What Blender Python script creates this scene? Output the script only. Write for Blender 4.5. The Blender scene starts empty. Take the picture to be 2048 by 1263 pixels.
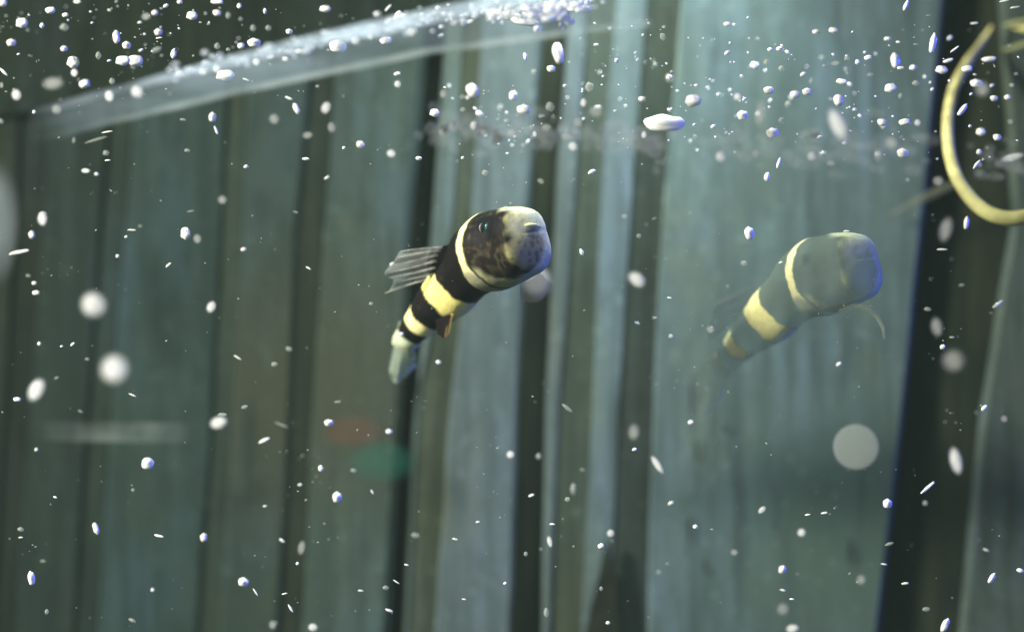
import bpy, bmesh, math, random
from mathutils import Vector, noise
random.seed(7)
S = bpy.context.scene
C = S.collection
S.unit_settings.scale_length = 0.01          # one unit is a centimetre
R = math.radians
D = 56.9                                     # camera to fish, in centimetres

# ---------------------------------------------------------------- camera, world, lamps, exposure
cam = bpy.data.cameras.new('camera'); co = bpy.data.objects.new('camera', cam); C.objects.link(co)
co.location = (0, -D, 0); co.rotation_euler = (R(90), 0, 0)
cam.lens = 100; cam.sensor_width = 36; cam.clip_start = 0.5; cam.clip_end = 500
cam.dof.use_dof = True; cam.dof.focus_distance = D - 0.6; cam.dof.aperture_fstop = 0.052
S.camera = co
w = bpy.data.worlds.new('World'); S.world = w; w.use_nodes = True
w.node_tree.nodes['Background'].inputs[0].default_value = (0.50, 0.75, 0.80, 1)
w.node_tree.nodes['Background'].inputs[1].default_value = 0.08
S.view_settings.view_transform = 'Standard'; S.view_settings.look = 'None'
S.view_settings.exposure = 0; S.view_settings.gamma = 1

def lamp(name, loc, target, power, color, size, spread=180):
    l = bpy.data.lights.new(name, 'AREA'); l.energy = power; l.color = color; l.size = size
    l.spread = R(spread)
    o = bpy.data.objects.new(name, l); C.objects.link(o); o.location = loc
    o.rotation_euler = (Vector(target) - Vector(loc)).to_track_quat('-Z', 'Y').to_euler()
    return o
lamp('key_lamp', (-58, -30, 28), (0, 0, 0), 128000, (1.0, 0.98, 0.88), 9)
lamp('blue_fringe_lamp', (75, 4.0, 6), (0, 0.5, 0), 65000, (0.0, 0.03, 1.0), 8)  # added lamp, no real source; gives bubbles and edges blue fringes
lamp('warm_fringe_lamp', (-75, 0, -6), (0, 1, 0), 7000, (1.0, 0.55, 0.08), 8)  # added lamp giving left-facing edges a warm fringe
lamp('wall_wash_lamp', (2.5, 2.6, 15), (2, 6, 1), 2000, (0.88, 0.97, 1.0), 4, 80)  # unseen lamp added overhead to brighten the backdrop
lamp('front_fill_lamp', (-8, -80, 24), (3, 6, 0), 11000, (0.90, 1.0, 1.0), 14)  # added soft fill from the lens side

# ---------------------------------------------------------------- helpers
def P(px, py, y=0.0):
    k = (D + y) / D
    return Vector(((px - 1024) / 100 * k, y, (631.5 - py) / 100 * k))

def mat(name, col, rough=0.6, alpha=1.0, spec=0.4, coat=0.0, sss=0.0):
    m = bpy.data.materials.new(name); m.use_nodes = True
    b = m.node_tree.nodes['Principled BSDF']
    b.inputs['Base Color'].default_value = (*col, 1); b.inputs['Roughness'].default_value = rough
    b.inputs['Alpha'].default_value = alpha; b.inputs['Specular IOR Level'].default_value = spec
    b.inputs['Coat Weight'].default_value = coat
    return m, m.node_tree, b

def noisy(name, c1, c2, scale, rough=0.7, alpha=1.0, spec=0.3, stretch=(1, 1, 1), lo=0.35, hi=0.65, detail=5, bump=0.0):
    m, nt, b = mat(name, c1, rough, alpha, spec)
    tc = nt.nodes.new('ShaderNodeTexCoord'); mp = nt.nodes.new('ShaderNodeMapping')
    mp.inputs['Scale'].default_value = stretch
    n = nt.nodes.new('ShaderNodeTexNoise'); n.inputs['Scale'].default_value = scale; n.inputs['Detail'].default_value = detail
    r = nt.nodes.new('ShaderNodeMapRange'); r.inputs['From Min'].default_value = lo; r.inputs['From Max'].default_value = hi
    x = nt.nodes.new('ShaderNodeMix'); x.data_type = 'RGBA'
    x.inputs['A'].default_value = (*c1, 1); x.inputs['B'].default_value = (*c2, 1)
    L = nt.links.new
    L(tc.outputs['Object'], mp.inputs[0]); L(mp.outputs[0], n.inputs['Vector']); L(n.outputs[0], r.inputs[0])
    L(r.outputs[0], x.inputs['Factor']); L(x.outputs['Result'], b.inputs['Base Color'])
    if bump:
        bp = nt.nodes.new('ShaderNodeBump'); bp.inputs['Strength'].default_value = bump; bp.inputs['Distance'].default_value = 0.1
        L(n.outputs[0], bp.inputs['Height']); L(bp.outputs[0], b.inputs['Normal'])
    return m

def link(name, me, m, parent=None, smooth=True):
    if m is not None: me.materials.append(m)
    if smooth:
        for p in me.polygons: p.use_smooth = True
    o = bpy.data.objects.new(name, me); C.objects.link(o)
    if parent: o.parent = parent
    return o

def mesh(name, vs, fs):
    me = bpy.data.meshes.new(name); me.from_pydata([tuple(v) for v in vs], [], fs); me.update()
    bm = bmesh.new(); bm.from_mesh(me); bmesh.ops.recalc_face_normals(bm, faces=bm.faces); bm.to_mesh(me); bm.free()
    return me

def tag(o, label, cat, group=None, kind=None):
    o['label'] = label; o['category'] = cat
    if group: o['group'] = group
    if kind: o['kind'] = kind

def empty(name, loc, label, cat, group=None):
    o = bpy.data.objects.new(name, None); C.objects.link(o); o.location = loc; tag(o, label, cat, group); return o

def centred(o):
    """move the origin of a mesh object to its own middle"""
    me = o.data; c = sum((v.co for v in me.vertices), Vector()) / len(me.vertices)
    for v in me.vertices: v.co -= c
    o.location = c

def interp(tab, t):
    """tab: list of (t, values...)"""
    if t <= tab[0][0]: return tab[0][1:]
    for a, b in zip(tab, tab[1:]):
        if t <= b[0]:
            k = (t - a[0]) / (b[0] - a[0])
            return tuple(u + (v - u) * k for u, v in zip(a[1:], b[1:]))
    return tab[-1][1:]

def smooth_interp(tab, t):
    """Catmull-Rom through rows with uniform index t"""
    n = len(tab); i = min(int(t), n - 2); f = t - i
    p0 = tab[max(i - 1, 0)]; p1 = tab[i]; p2 = tab[i + 1]; p3 = tab[min(i + 2, n - 1)]
    return tuple(0.5 * (2 * b + (c - a) * f + (2 * a - 5 * b + 4 * c - d) * f * f + (3 * b - a - 3 * c + d) * f ** 3)
                 for a, b, c, d in zip(p0, p1, p2, p3))

def tube_mesh(name, pts, rads, seg=12):
    vs, fs = [], []
    for i, p in enumerate(pts):
        t = (pts[min(i + 1, len(pts) - 1)] - pts[max(i - 1, 0)]).normalized()
        up = Vector((0, 1, 0)); a = t.cross(up).normalized(); b = a.cross(t)
        for k in range(seg):
            an = 2 * math.pi * k / seg
            vs.append(p + (a * math.cos(an) + b * math.sin(an)) * rads[i])
    n = len(pts)
    for i in range(n - 1):
        for k in range(seg):
            k2 = (k + 1) % seg
            fs.append((i * seg + k, i * seg + k2, (i + 1) * seg + k2, (i + 1) * seg + k))
    fs.append(tuple(range(seg))); fs.append(tuple(range((n - 1) * seg, n * seg)))
    return mesh(name, vs, fs)

# ---------------------------------------------------------------- back of the tank
YB = 6.0
ROWS = [-160, 0, 430, 830, 1263, 1430]
def edge(e):
    a, b, c, d = e
    return [a - (b - a) * 160 / 430, a, b, c, d, d + (d - c) * 167 / 433]
def edge_fn(e):
    E = edge(e)
    return lambda y: interp([(r, v) for r, v in zip(ROWS, E)], y)[0]

def ybase(px): return YB + max(0, 860 - px) / 860 * 2.6      # the backdrop runs away from the lens to the left
def slab(name, el, er, m, y0, y1, bev, label, cat, group):
    fl, fr = edge_fn(el), edge_fn(er)
    vs, fs = [], []
    N = 36
    for i in range(N + 1):
        py = -160 + 1590 * i / N
        wob = noise.noise(Vector((el[0] * .01, py * .006, 3))) * 3
        l = fl(py) + wob; r = fr(py) + noise.noise(Vector((er[0] * .01, py * .006, 3))) * 3
        a, c_, e = ybase(l) - YB, ybase((l + r) / 2) - YB, ybase(r) - YB
        vs += [P(l, py, y1 + a), P(l, py, y0 + .17 + a), P(l + bev, py, y0 + a), P((l + r) / 2, py, y0 - .01 + c_),
               P(r - bev, py, y0 + e), P(r, py, y0 + .17 + e), P(r, py, y1 + e)]
    for i in range(N):
        for k in range(6):
            a = i * 7 + k; fs.append((a, a + 1, a + 8, a + 7))
        fs.append((i * 7 + 6, i * 7, i * 7 + 7, i * 7 + 13))
    fs.append(tuple(range(7))); fs.append(tuple(range(N * 7, N * 7 + 7)))
    o = link(name, mesh(name, vs, fs), m, smooth=False); centred(o)
    tag(o, label, cat, group)
    return o

def panel_mat(name, col, tint=None, tint_c=None, tint_r=3.0, dark=0.6):
    """mottled wall plastic: broad clouds, vertical streaks, fine grain, optional round tint (the olive ones paint a reflection)"""
    m, nt, b = mat(name, col, 0.8, 1, 0.02)
    L = nt.links.new; N = nt.nodes.new
    tc = N('ShaderNodeTexCoord')
    geo = N('ShaderNodeNewGeometry')
    def nz(sc, st, lo, hi, det=4):
        mp = N('ShaderNodeMapping'); mp.inputs['Scale'].default_value = st
        n = N('ShaderNodeTexNoise'); n.inputs['Scale'].default_value = sc; n.inputs['Detail'].default_value = det
        r = N('ShaderNodeMapRange'); r.inputs['From Min'].default_value = lo; r.inputs['From Max'].default_value = hi
        L(geo.outputs['Position'], mp.inputs[0]); L(mp.outputs[0], n.inputs['Vector']); L(n.outputs[0], r.inputs[0])
        return r.outputs[0]
    def mix(f, a, bb, fac=None):
        x = N('ShaderNodeMix'); x.data_type = 'RGBA'
        if isinstance(a, tuple): x.inputs['A'].default_value = (*a, 1)
        else: L(a, x.inputs['A'])
        if isinstance(bb, tuple): x.inputs['B'].default_value = (*bb, 1)
        else: L(bb, x.inputs['B'])
        if fac is not None:
            mm = N('ShaderNodeMath'); mm.operation = 'MULTIPLY'; L(f, mm.inputs[0]); mm.inputs[1].default_value = fac; f = mm.outputs[0]
        L(f, x.inputs['Factor']); return x.outputs['Result']
    dk = tuple(c * dark for c in col)
    gr = (col[0] * 1.0, col[1] * .86, col[2] * 0.62)
    bl = (col[0] * 1.12, col[1] * 1.14, col[2] * 1.48)
    c = mix(nz(0.45, (1, 1, .6), .42, .66), col, gr)
    c = mix(nz(1.7, (1, 1, .8), .45, .62, 5), c, tuple(x * .72 for x in col), .6)
    c = mix(nz(0.40, (1.2, 1, .5), .46, .68), c, bl)
    c = mix(nz(1.3, (2.2, 1, .16), .42, .68), c, dk, 1.0)
    c = mix(nz(2.2, (1.6, 1, .5), .52, .66, 6), c, dk, 0.7)
    c = mix(nz(1.1, (1, 1, .7), .50, .75), c, dk, 0.55)
    if tint:
        mp = N('ShaderNodeVectorMath'); mp.operation = 'DISTANCE'
        L(geo.outputs['Position'], mp.inputs[0]); mp.inputs[1].default_value = tint_c
        r = N('ShaderNodeMapRange'); r.inputs['From Min'].default_value = tint_r; r.inputs['From Max'].default_value = tint_r * .25
        L(mp.outputs['Value'], r.inputs[0])
        c = mix(r.outputs[0], c, tint, 0.8)
    c = mix(nz(9, (1, 1, 1.3), .3, .7, 3), c, tuple(x * .55 for x in col), 0.35)
    c = mix(nz(6, (1, 1, 1), .64, .78, 2), c, tuple(min(1, x * 2.0) for x in col), 0.5)
    c = mix(nz(.9, (3.5, 1, .35), .55, .72, 8), c, tuple(x * .4 for x in col), 0.75)
    c = mix(nz(3.2, (1, 1, 1), .62, .74, 6), c, tuple(min(1, x * 1.6) for x in col), 0.5)
    c = mix(nz(26, (1, 1, 1.8), .35, .65, 2), c, tuple(x * .45 for x in col), 0.30)
    L(c, b.inputs['Base Color'])
    return m

bw = noisy('black_backing', (.013, .018, .012), (.028, .033, .019), 1.2, .9, spec=.02, stretch=(2, 1, .3))
wp = [(-24, 6.5 + 3.2), (-11, 6.5 + 2.9), (-1.5, 6.5), (17, 6.5)]
wvs = [Vector((x, y + t, z)) for t in (0, .6) for z in (-12, 12) for x, y in wp]
wfs = []
for q in range(3): wfs += [(q, q + 1, q + 5, q + 4), (8 + q, 12 + q, 13 + q, 9 + q), (q, 8 + q, 9 + q, q + 1), (4 + q, 5 + q, 13 + q, 12 + q)]
wfs += [(0, 4, 12, 8), (3, 11, 15, 7)]
o = link('wall', mesh('wall', wvs, wfs), bw, smooth=False)
o['kind'] = 'structure'

E = {
 'l0': (-560, -560, -560, -560), 'l1': (50, 38, 15, -12), 'l2': (92, 78, 50, 18),
 'g0': (247, 213, 186, 160), 'g1': (276, 241, 210, 184), 'h0': (474, 455, 434, 406), 'h1': (484, 478, 455, 428),
 'f0': (648, 603, 588, 566), 'f1': (672, 641, 613, 594), 'b0': (864, 825, 803, 778), 'b1': (894, 866, 832, 812),
 'i0': (932, 911, 836, 816), 'i1': (962, 939, 896, 865), 'a0': (1092, 1058, 1036, 1024), 'a1': (1136, 1109, 1091, 1084),
 'e0': (1180, 1150, 1121, 1104), 'e1': (1226, 1196, 1179, 1156), 'd0': (1300, 1268, 1243, 1228), 'd1': (1360, 1319, 1302, 1291),
 'p0': (1475, 1430, 1392, 1368), 'p1': (1480, 1434, 1397, 1373), 'c0': (1890, 1848, 1808, 1758), 'c1': (1996, 2024, 1959, 1917),
 'r': (2660, 2660, 2660, 2660)}
olive = (.040, .042, .024)  # olive reflection in the glass, painted into two panels
G = 'vertical panels of the tank backdrop'
panels = [  # left panels coloured darker to carry the dimmer light there
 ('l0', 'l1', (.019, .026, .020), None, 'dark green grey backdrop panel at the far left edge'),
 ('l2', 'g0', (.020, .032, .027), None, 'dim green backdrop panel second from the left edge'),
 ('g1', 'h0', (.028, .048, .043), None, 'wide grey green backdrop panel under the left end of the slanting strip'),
 ('h1', 'f0', (.032, .050, .043), (olive, P(560, 800, 6), 4.2), 'olive tinted backdrop panel left of the fish tail, yellowish low down'),
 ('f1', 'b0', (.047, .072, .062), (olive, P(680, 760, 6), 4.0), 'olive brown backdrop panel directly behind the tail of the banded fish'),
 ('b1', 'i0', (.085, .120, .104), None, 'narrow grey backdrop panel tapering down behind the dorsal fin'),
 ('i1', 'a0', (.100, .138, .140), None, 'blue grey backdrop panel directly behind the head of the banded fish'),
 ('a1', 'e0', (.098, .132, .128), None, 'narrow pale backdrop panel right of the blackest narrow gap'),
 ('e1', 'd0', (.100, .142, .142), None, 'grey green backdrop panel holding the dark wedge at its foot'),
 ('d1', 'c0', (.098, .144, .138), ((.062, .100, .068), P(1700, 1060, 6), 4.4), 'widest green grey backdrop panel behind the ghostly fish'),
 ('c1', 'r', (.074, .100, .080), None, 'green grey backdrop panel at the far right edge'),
]
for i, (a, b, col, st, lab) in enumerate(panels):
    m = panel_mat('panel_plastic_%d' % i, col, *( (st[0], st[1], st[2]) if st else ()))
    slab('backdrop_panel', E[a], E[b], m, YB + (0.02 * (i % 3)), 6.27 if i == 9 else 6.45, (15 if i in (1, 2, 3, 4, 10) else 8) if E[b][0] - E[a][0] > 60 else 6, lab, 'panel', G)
mids = [('i0', 'i1', (.048, .062, .042), 'dim recessed strip widening down beside the gap under the fish'),
        ('e0', 'e1', (.054, .072, .054), 'dim recessed strip right of the narrow pale panel'),
        ('d0', 'd1', (.034, .046, .036), 'dark recessed strip midway between the two fish images'),
        ('l1', 'l2', (.014, .020, .015), 'very dark recessed strip closest to the left edge'),
        ('g0', 'g1', (.021, .033, .026), 'dark green recessed strip under the left end of the slanting strip'),
        ('h0', 'h1', (.030, .044, .033), 'thin olive recessed strip left of the olive panels'),
        ('f0', 'f1', (.021, .029, .020), 'dark recessed strip left of the dull red reflection')]
for i, (a, b, col, lab) in enumerate(mids):
    slab('recessed_strip', [v - 9 for v in E[a]], [v + 9 for v in E[b]], panel_mat('strip_plastic_%d' % i, col), 6.09, 6.44, 2, lab, 'strip', 'recessed strips between backdrop panels')

# dark wedge standing in front of the foot of one panel
wv = []
for y in (5.72, 5.86):
    wv += [P(1212, 1085, y), P(1218, 1085, y), P(1232, 1180, y), P(1250, 1440, y), P(1140, 1440, y), P(1180, 1220, y), P(1200, 1140, y)]
wf = [tuple(range(7)), tuple(range(13, 6, -1))] + [(k, (k + 1) % 7, 7 + (k + 1) % 7, 7 + k) for k in range(7)]
o = link('wedge', mesh('wedge', wv, wf), noisy('wedge_black', (.010, .013, .010), (.020, .024, .015), 2, .9, spec=.02), smooth=False); centred(o)
tag(o, 'black pointed wedge rising from the bottom edge, right of centre', 'wedge')

# dark cover above the slanting strip
cm = panel_mat('cover_plastic', (.014, .021, .015), dark=.5)
pts = [(-560, -220), (-560, 330), (60, 222), (180, 190), (400, 134), (640, 68), (850, 24), (960, -4), (1010, -60), (1010, -220)]
cv = [P(x, y, ybase(x) - .22) for x, y in pts] + [P(x, y, ybase(x) - .10) for x, y in pts]; n = len(pts)
o = link('tank_cover', mesh('tank_cover', cv, [tuple(range(n)), tuple(range(2 * n - 1, n - 1, -1))] +
     [(k, (k + 1) % n, n + (k + 1) % n, n + k) for k in range(n)]), cm, smooth=False); centred(o)
tag(o, 'dark sloping cover filling the top left above the pale strip', 'cover')

# slanting pale strip (glass brace at the water line)
def sheet(name, top, bot, y, th, m, parent=None):
    vs = []; n = 60
    for yy in (y, y + th):
        for tab in (top, bot):
            for i in range(n + 1):
                x = tab[0][0] + (tab[-1][0] - tab[0][0]) * i / n
                py = interp(tab, x)[0] + noise.noise(Vector((x * .01, yy * 0, 7 if tab is top else 9))) * 3
                vs.append(P(x, py, yy))
    q = n + 1; fs = []
    for i in range(n):
        fs += [(i, i + 1, q + i + 1, q + i), (2 * q + i, 3 * q + i, 3 * q + i + 1, 2 * q + i + 1),
               (i, 2 * q + i, 2 * q + i + 1, i + 1), (q + i, q + i + 1, 3 * q + i + 1, 3 * q + i)]
    fs += [(0, q, 3 * q, 2 * q), (q - 1, 3 * q - 1, 4 * q - 1, 2 * q - 1)]
    return link(name, mesh(name, vs, fs), m, parent, smooth=False)

def cloud_mat(name, col, a_lo, a_hi, scale, stretch=(1, 1, 1), lo=.35, hi=.65, rough=.5, end_fade=None):
    """pale film whose thickness varies: alpha follows object-space noise"""
    m, nt, b = mat(name, col, rough, 1, .4)
    L = nt.links.new
    g = nt.nodes.new('ShaderNodeTexCoord'); mp = nt.nodes.new('ShaderNodeMapping'); mp.inputs['Scale'].default_value = stretch
    nn = nt.nodes.new('ShaderNodeTexNoise'); nn.inputs['Scale'].default_value = scale; nn.inputs['Detail'].default_value = 5
    r = nt.nodes.new('ShaderNodeMapRange'); r.inputs['From Min'].default_value = lo; r.inputs['From Max'].default_value = hi
    r.inputs['To Min'].default_value = a_lo; r.inputs['To Max'].default_value = a_hi
    L(g.outputs['Object'], mp.inputs[0]); L(mp.outputs[0], nn.inputs['Vector']); L(nn.outputs[0], r.inputs[0])
    if end_fade:                                   # film thins out towards both ends of the strip
        sx = nt.nodes.new('ShaderNodeSeparateXYZ'); L(g.outputs['Object'], sx.inputs[0]); cur = r.outputs[0]
        for x0, x1 in end_fade:
            q = nt.nodes.new('ShaderNodeMapRange'); q.inputs['From Min'].default_value = x0; q.inputs['From Max'].default_value = x1
            q.interpolation_type = 'SMOOTHSTEP'
            mm = nt.nodes.new('ShaderNodeMath'); mm.operation = 'MULTIPLY'; L(sx.outputs[0], q.inputs[0]); L(q.outputs[0], mm.inputs[0]); L(cur, mm.inputs[1]); cur = mm.outputs[0]
        L(cur, b.inputs['Alpha'])
    else: L(r.outputs[0], b.inputs['Alpha'])
    return m
sr = empty('glass_strip', P(650, 110, -5.0), 'long pale translucent strip slanting up from the left to the top centre', 'glass strip')
def reparent(o, root):
    o.parent = root
    for v in o.data.vertices: v.co -= root.location
    return o
TOP = [(60, 222), (180, 188), (400, 130), (640, 66), (850, 22), (1000, -14), (1300, -70)]
BOT = [(60, 286), (250, 240), (500, 180), (850, 106), (1200, 60), (1300, 48)]
reparent(sheet('pane', TOP, BOT, -5.0, .12, cloud_mat('pane_glass', (.45, .57, .66), .06, .22, .8, (.5, 1, 2), end_fade=((-6, -2), (8, 4)))), sr)
reparent(sheet('upper_edge', [(t, v - 2) for t, v in TOP], [(x, y + 12 + max(0, x - 150) * .022) for x, y in TOP], -5.4, .16,
      cloud_mat('edge_glass', (.66, .80, .92), .08, .70, 1.7, (.7, 1, 1.2), .3, .66, end_fade=((-6.2, 1.5), (8, 5)))), sr)
reparent(sheet('lower_edge', [(x, y - 9) for x, y in BOT], [(x, y + 4) for x, y in BOT], -5.2, .12,
      cloud_mat('low_edge_glass', (.60, .70, .68), .05, .26, 1.0, end_fade=((-5.5, -2), (7.5, 5)))), sr)

# ---------------------------------------------------------------- blurred coloured reflections and dirt far back
def blob(name, px, py, wpx, hpx, y, m, label, cat, group=None, ang=0, lump=.18, seg=3, thick=None):
    bm = bmesh.new(); bmesh.ops.create_icosphere(bm, subdivisions=seg, radius=1)
    k = (D + y) / D / 100
    sd = px * .37 + py
    for v in bm.verts:
        v.co *= 1 + lump * noise.noise(v.co * 1.7 + Vector((sd, 0, 0)))
        v.co = Vector((v.co.x * wpx / 2 * k, v.co.y * (thick or min(wpx, hpx) / 2 * k), v.co.z * hpx / 2 * k))
    me = bpy.data.meshes.new(name); bm.to_mesh(me); bm.free()
    o = link(name, me, m); o.location = P(px, py, y); o.rotation_euler = (0, R(-ang), 0)
    tag(o, label, cat, group)
    return o
def film(name, col, a, soft=True):
    """fluffy translucent body, densest in its middle"""
    m, nt, b = mat(name, col, .8, a, .1)
    if soft:
        L = nt.links.new
        tc = nt.nodes.new('ShaderNodeTexCoord'); d = nt.nodes.new('ShaderNodeVectorMath'); d.operation = 'SUBTRACT'; d.inputs[1].default_value = (.5, .5, .5)
        v = nt.nodes.new('ShaderNodeVectorMath'); v.operation = 'MULTIPLY'; v.inputs[1].default_value = (1, 0, 1)
        l = nt.nodes.new('ShaderNodeVectorMath'); l.operation = 'LENGTH'
        r = nt.nodes.new('ShaderNodeMapRange'); r.interpolation_type = 'SMOOTHSTEP'
        r.inputs['From Min'].default_value = .5; r.inputs['From Max'].default_value = .18; r.inputs['To Max'].default_value = a
        L(tc.outputs['Generated'], d.inputs[0]); L(d.outputs[0], v.inputs[0]); L(v.outputs[0], l.inputs[0]); L(l.outputs['Value'], r.inputs[0]); L(r.outputs[0], b.inputs['Alpha'])
    return m
blob('glass_reflection', 705, 862, 150, 75, 5.2, film('red_reflection', (.14, .05, .03), .15), 'blurred dull red reflection low behind the tail of the banded fish', 'glass_reflection', thick=.12)  # red reflection in the glass, built as a tinted blob
blob('glass_reflection', 765, 922, 170, 95, 5.2, film('green_reflection', (.015, .12, .08), .20), 'blurred bright green reflection below the dull red one', 'glass_reflection', thick=.12)  # green reflection in the glass, another tinted blob
blob('pale_reflection', -12, 440, 110, 260, 5.0, film('pale_reflection', (.20, .24, .24), .35), 'blurred pale grey reflection cut off by the left edge of the photo', 'reflected_patch', thick=.4)  # pale reflection in the glass modelled as a soft blob
pb = [P(x, y, 5.3) for x, y in ((60, 842), (385, 846), (385, 886), (60, 880))] + [P(x, y, 5.42) for x, y in ((60, 842), (385, 846), (385, 886), (60, 880))]
o = link('reflected_bar', mesh('reflected_bar', pb, [(0, 1, 2, 3), (4, 7, 6, 5), (0, 4, 5, 1), (1, 5, 6, 2), (2, 6, 7, 3), (3, 7, 4, 0)]),
     cloud_mat('reflected_bar_film', (.20, .24, .22), .0, .32, .9, (1, 1, 1), end_fade=((-1.9, .2), (1.9, .6))), smooth=False); centred(o)
tag(o, 'faint grey horizontal reflection low on the left', 'reflected_bar')  # horizontal glass reflection modelled as a thin fading bar

for x, y, ww, hh, lab in ((1383, 790, 9, 90, 'thin black upright dirt streak under the ghostly fish tail'), (1392, 900, 10, 60, 'second dark dirt streak lower under the ghostly fish tail'),
        (1378, 1060, 10, 70, 'dark dirt streak low between the wedge and the round disc'), (1410, 1130, 8, 40, 'short dark dirt dash near the bottom, right of the wedge'), (1450, 858, 10, 20, 'small dark dirt spot left of the round milky disc'),
        (1700, 1100, 14, 60, 'soft dark dirt patch below the round milky disc'), (1545, 1046, 9, 12, 'tiny dark dirt dot low right of centre')):
    blob('dirt_mark', x, y, ww, hh, 5.9, film('dirt', (.02, .025, .02), .6), lab, 'dirt mark', 'dark dirt marks on the backdrop', 0, .4, 2, .03)

# ---------------------------------------------------------------- the fish
# rows: px, py, depth(px, minus = towards the lens), vertical radius, sideways radius
FR = [(1052, 477, -118, 1, 1), (1051, 478, -114, 40, 42), (1049, 479, -104, 57, 52), (1043, 483, -84, 67, 60), (1033, 488, -56, 73, 67),
      (1010, 495, -22, 78, 77), (986, 503, 12, 80, 81), (962, 515, 44, 73, 72), (940, 536, 72, 62, 60), (917, 560, 96, 57, 54),
      (894, 585, 120, 55, 50), (864, 613, 144, 45, 41), (840, 638, 166, 36, 33), (819, 663, 186, 30, 26), (804, 684, 202, 27, 20), (796, 698, 212, 24, 10)]
YEL = (.92, .80, .26); YEL2 = (.92, .84, .38); BLK = (.006, .005, .005); CRM = (.62, .60, .42)
def mixc(a, b, k): k = max(0, min(1, k)); return tuple(x + (y - x) * k for x, y in zip(a, b))
def sstep(a, b, x):
    t = max(0, min(1, (x - a) / (b - a))); return t * t * (3 - 2 * t)
def fish_body(name):
    NR, NS = 240, 120
    n = len(FR); cen, rad = [], []
    for i in range(NR + 1):
        t = (n - 1) * i / NR
        q = smooth_interp(FR, t)
        cen.append(Vector((q[0], q[2], -q[1]))); rad.append((max(q[3], .6), max(q[4], .6)))
    vs, cols = [], []
    for i in range(NR + 1):
        a = cen[max(i - 4, 0)]; b = cen[min(i + 4, NR)]
        t = (b - a).normalized()
        k = i / NR
        upg = (Vector((0, 0, 1)) * (1 - k) + Vector((-.9, 0, .55)) * k).normalized()   # dorsal side: up at the head, up-left at the tail
        f0 = sstep(110, 10, i)
        t = (t * (1 - f0) + (cen[112] - cen[0]).normalized() * f0).normalized()
        up = (upg - t * upg.dot(t)).normalized(); side = t.cross(up)
        for j in range(NS):
            an = 2 * math.pi * j / NS
            cz, cx = math.cos(an), math.sin(an)
            e = 2.15 + .75 * sstep(90, 30, i)
            rr = (abs(cz) ** e + abs(cx) ** e) ** (-1 / e)
            p = cen[i] + up * (cz * rad[i][0] * rr) + side * (cx * rad[i][1] * rr)
            X, Z = p.x, -p.z
            # cheeks, lips and brow
            p += (p - cen[i]).normalized() * (2.2 * noise.noise(p * .022) + .8 * noise.noise(p * .06))
            if k < .30:
                dm = math.hypot((X - 1060) / 28, (Z - 465 + (X - 1060) * .1) / 4.5)
                p -= (p - cen[i]).normalized() * 5 * math.exp(-dm * dm)                       # mouth slit
                dc = math.hypot((X - 1038) / 34, (Z - 505) / 30)
                p += Vector((0, -1, 0)) * 5 * math.exp(-dc * dc)                             # cheek
            vs.append(p)
            # -- skin pattern
            u = k * (n - 1) + .13 * noise.noise(p * .035) + .06 * noise.noise(p * .14)
            nz = noise.noise(p * .05); nf = noise.noise(p * .17)
            body = BLK
            # lower side of collar fades to grey
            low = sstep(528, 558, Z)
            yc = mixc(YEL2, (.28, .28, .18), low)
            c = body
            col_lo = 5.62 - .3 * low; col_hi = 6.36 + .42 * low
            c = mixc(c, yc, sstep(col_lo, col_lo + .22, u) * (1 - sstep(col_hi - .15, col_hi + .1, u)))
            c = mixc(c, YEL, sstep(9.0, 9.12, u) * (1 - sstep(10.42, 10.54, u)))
            c = mixc(c, YEL2, sstep(11.65, 11.77, u) * (1 - sstep(12.4, 12.5, u)) )
            c = mixc(c, (.55, .62, .42), sstep(13.2, 13.4, u))
            if u < 6.0:
                q = math.hypot((X - 1015) / 82, (Z - 492) / 78)
                f = (.010, .008, .007)
                f = mixc(f, (.045, .034, .020), sstep(-.1, .5, noise.noise(p * .045 + Vector((5, 0, 0)))) * .7 * sstep(480, 500, Z))
                g = math.hypot((X - 1052) / 44, (Z - 503) / 38) + .30 * nz
                f = mixc(f, (.26, .235, .12), (1 - sstep(.70, 1.08, g)))
                sp = sstep(.12, .42, noise.noise(p * .085)) * .55
                f = mixc(f, (.06, .052, .03), sp)
                snout = sstep(1006, 1030, X + 8 * nz) * sstep(484, 466, Z + 8 * nz - (X - 1040) * .05)
                f = mixc(f, (.62, .59, .29), snout)
                f = mixc(f, (.30, .29, .11), snout * sstep(.05, .5, noise.noise(p * .06)) * .8)
                f = mixc(f, (.07, .06, .04), math.exp(-(((X - 1062) / 24) ** 2 + ((Z - 463 + (X - 1060) * .1) / 4) ** 2)) * .85)
                de = math.hypot((X - 978) / 30, (Z - 458) / 30)
                f = mixc(f, (.006, .006, .007), 1 - sstep(.75, 1.05, de + .15 * nz))
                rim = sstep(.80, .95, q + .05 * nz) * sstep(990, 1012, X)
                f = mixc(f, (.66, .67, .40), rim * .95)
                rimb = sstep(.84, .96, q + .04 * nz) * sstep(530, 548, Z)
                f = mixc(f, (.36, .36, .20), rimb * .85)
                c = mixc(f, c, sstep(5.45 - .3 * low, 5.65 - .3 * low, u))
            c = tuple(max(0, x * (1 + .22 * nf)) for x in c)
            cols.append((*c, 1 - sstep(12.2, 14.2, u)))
    fs = []
    for i in range(NR):
        for j in range(NS):
            j2 = (j + 1) % NS
            fs.append((i * NS + j, i * NS + j2, (i + 1) * NS + j2, (i + 1) * NS + j))
    fs.append(tuple(range(NS))); fs.append(tuple(range(NR * NS, NR * NS + NS)))
    vs = [Vector(((v.x - 1024) / 100, v.y / 100, (v.z + 631.5) / 100)) for v in vs]
    me = mesh(name, vs, fs)
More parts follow.
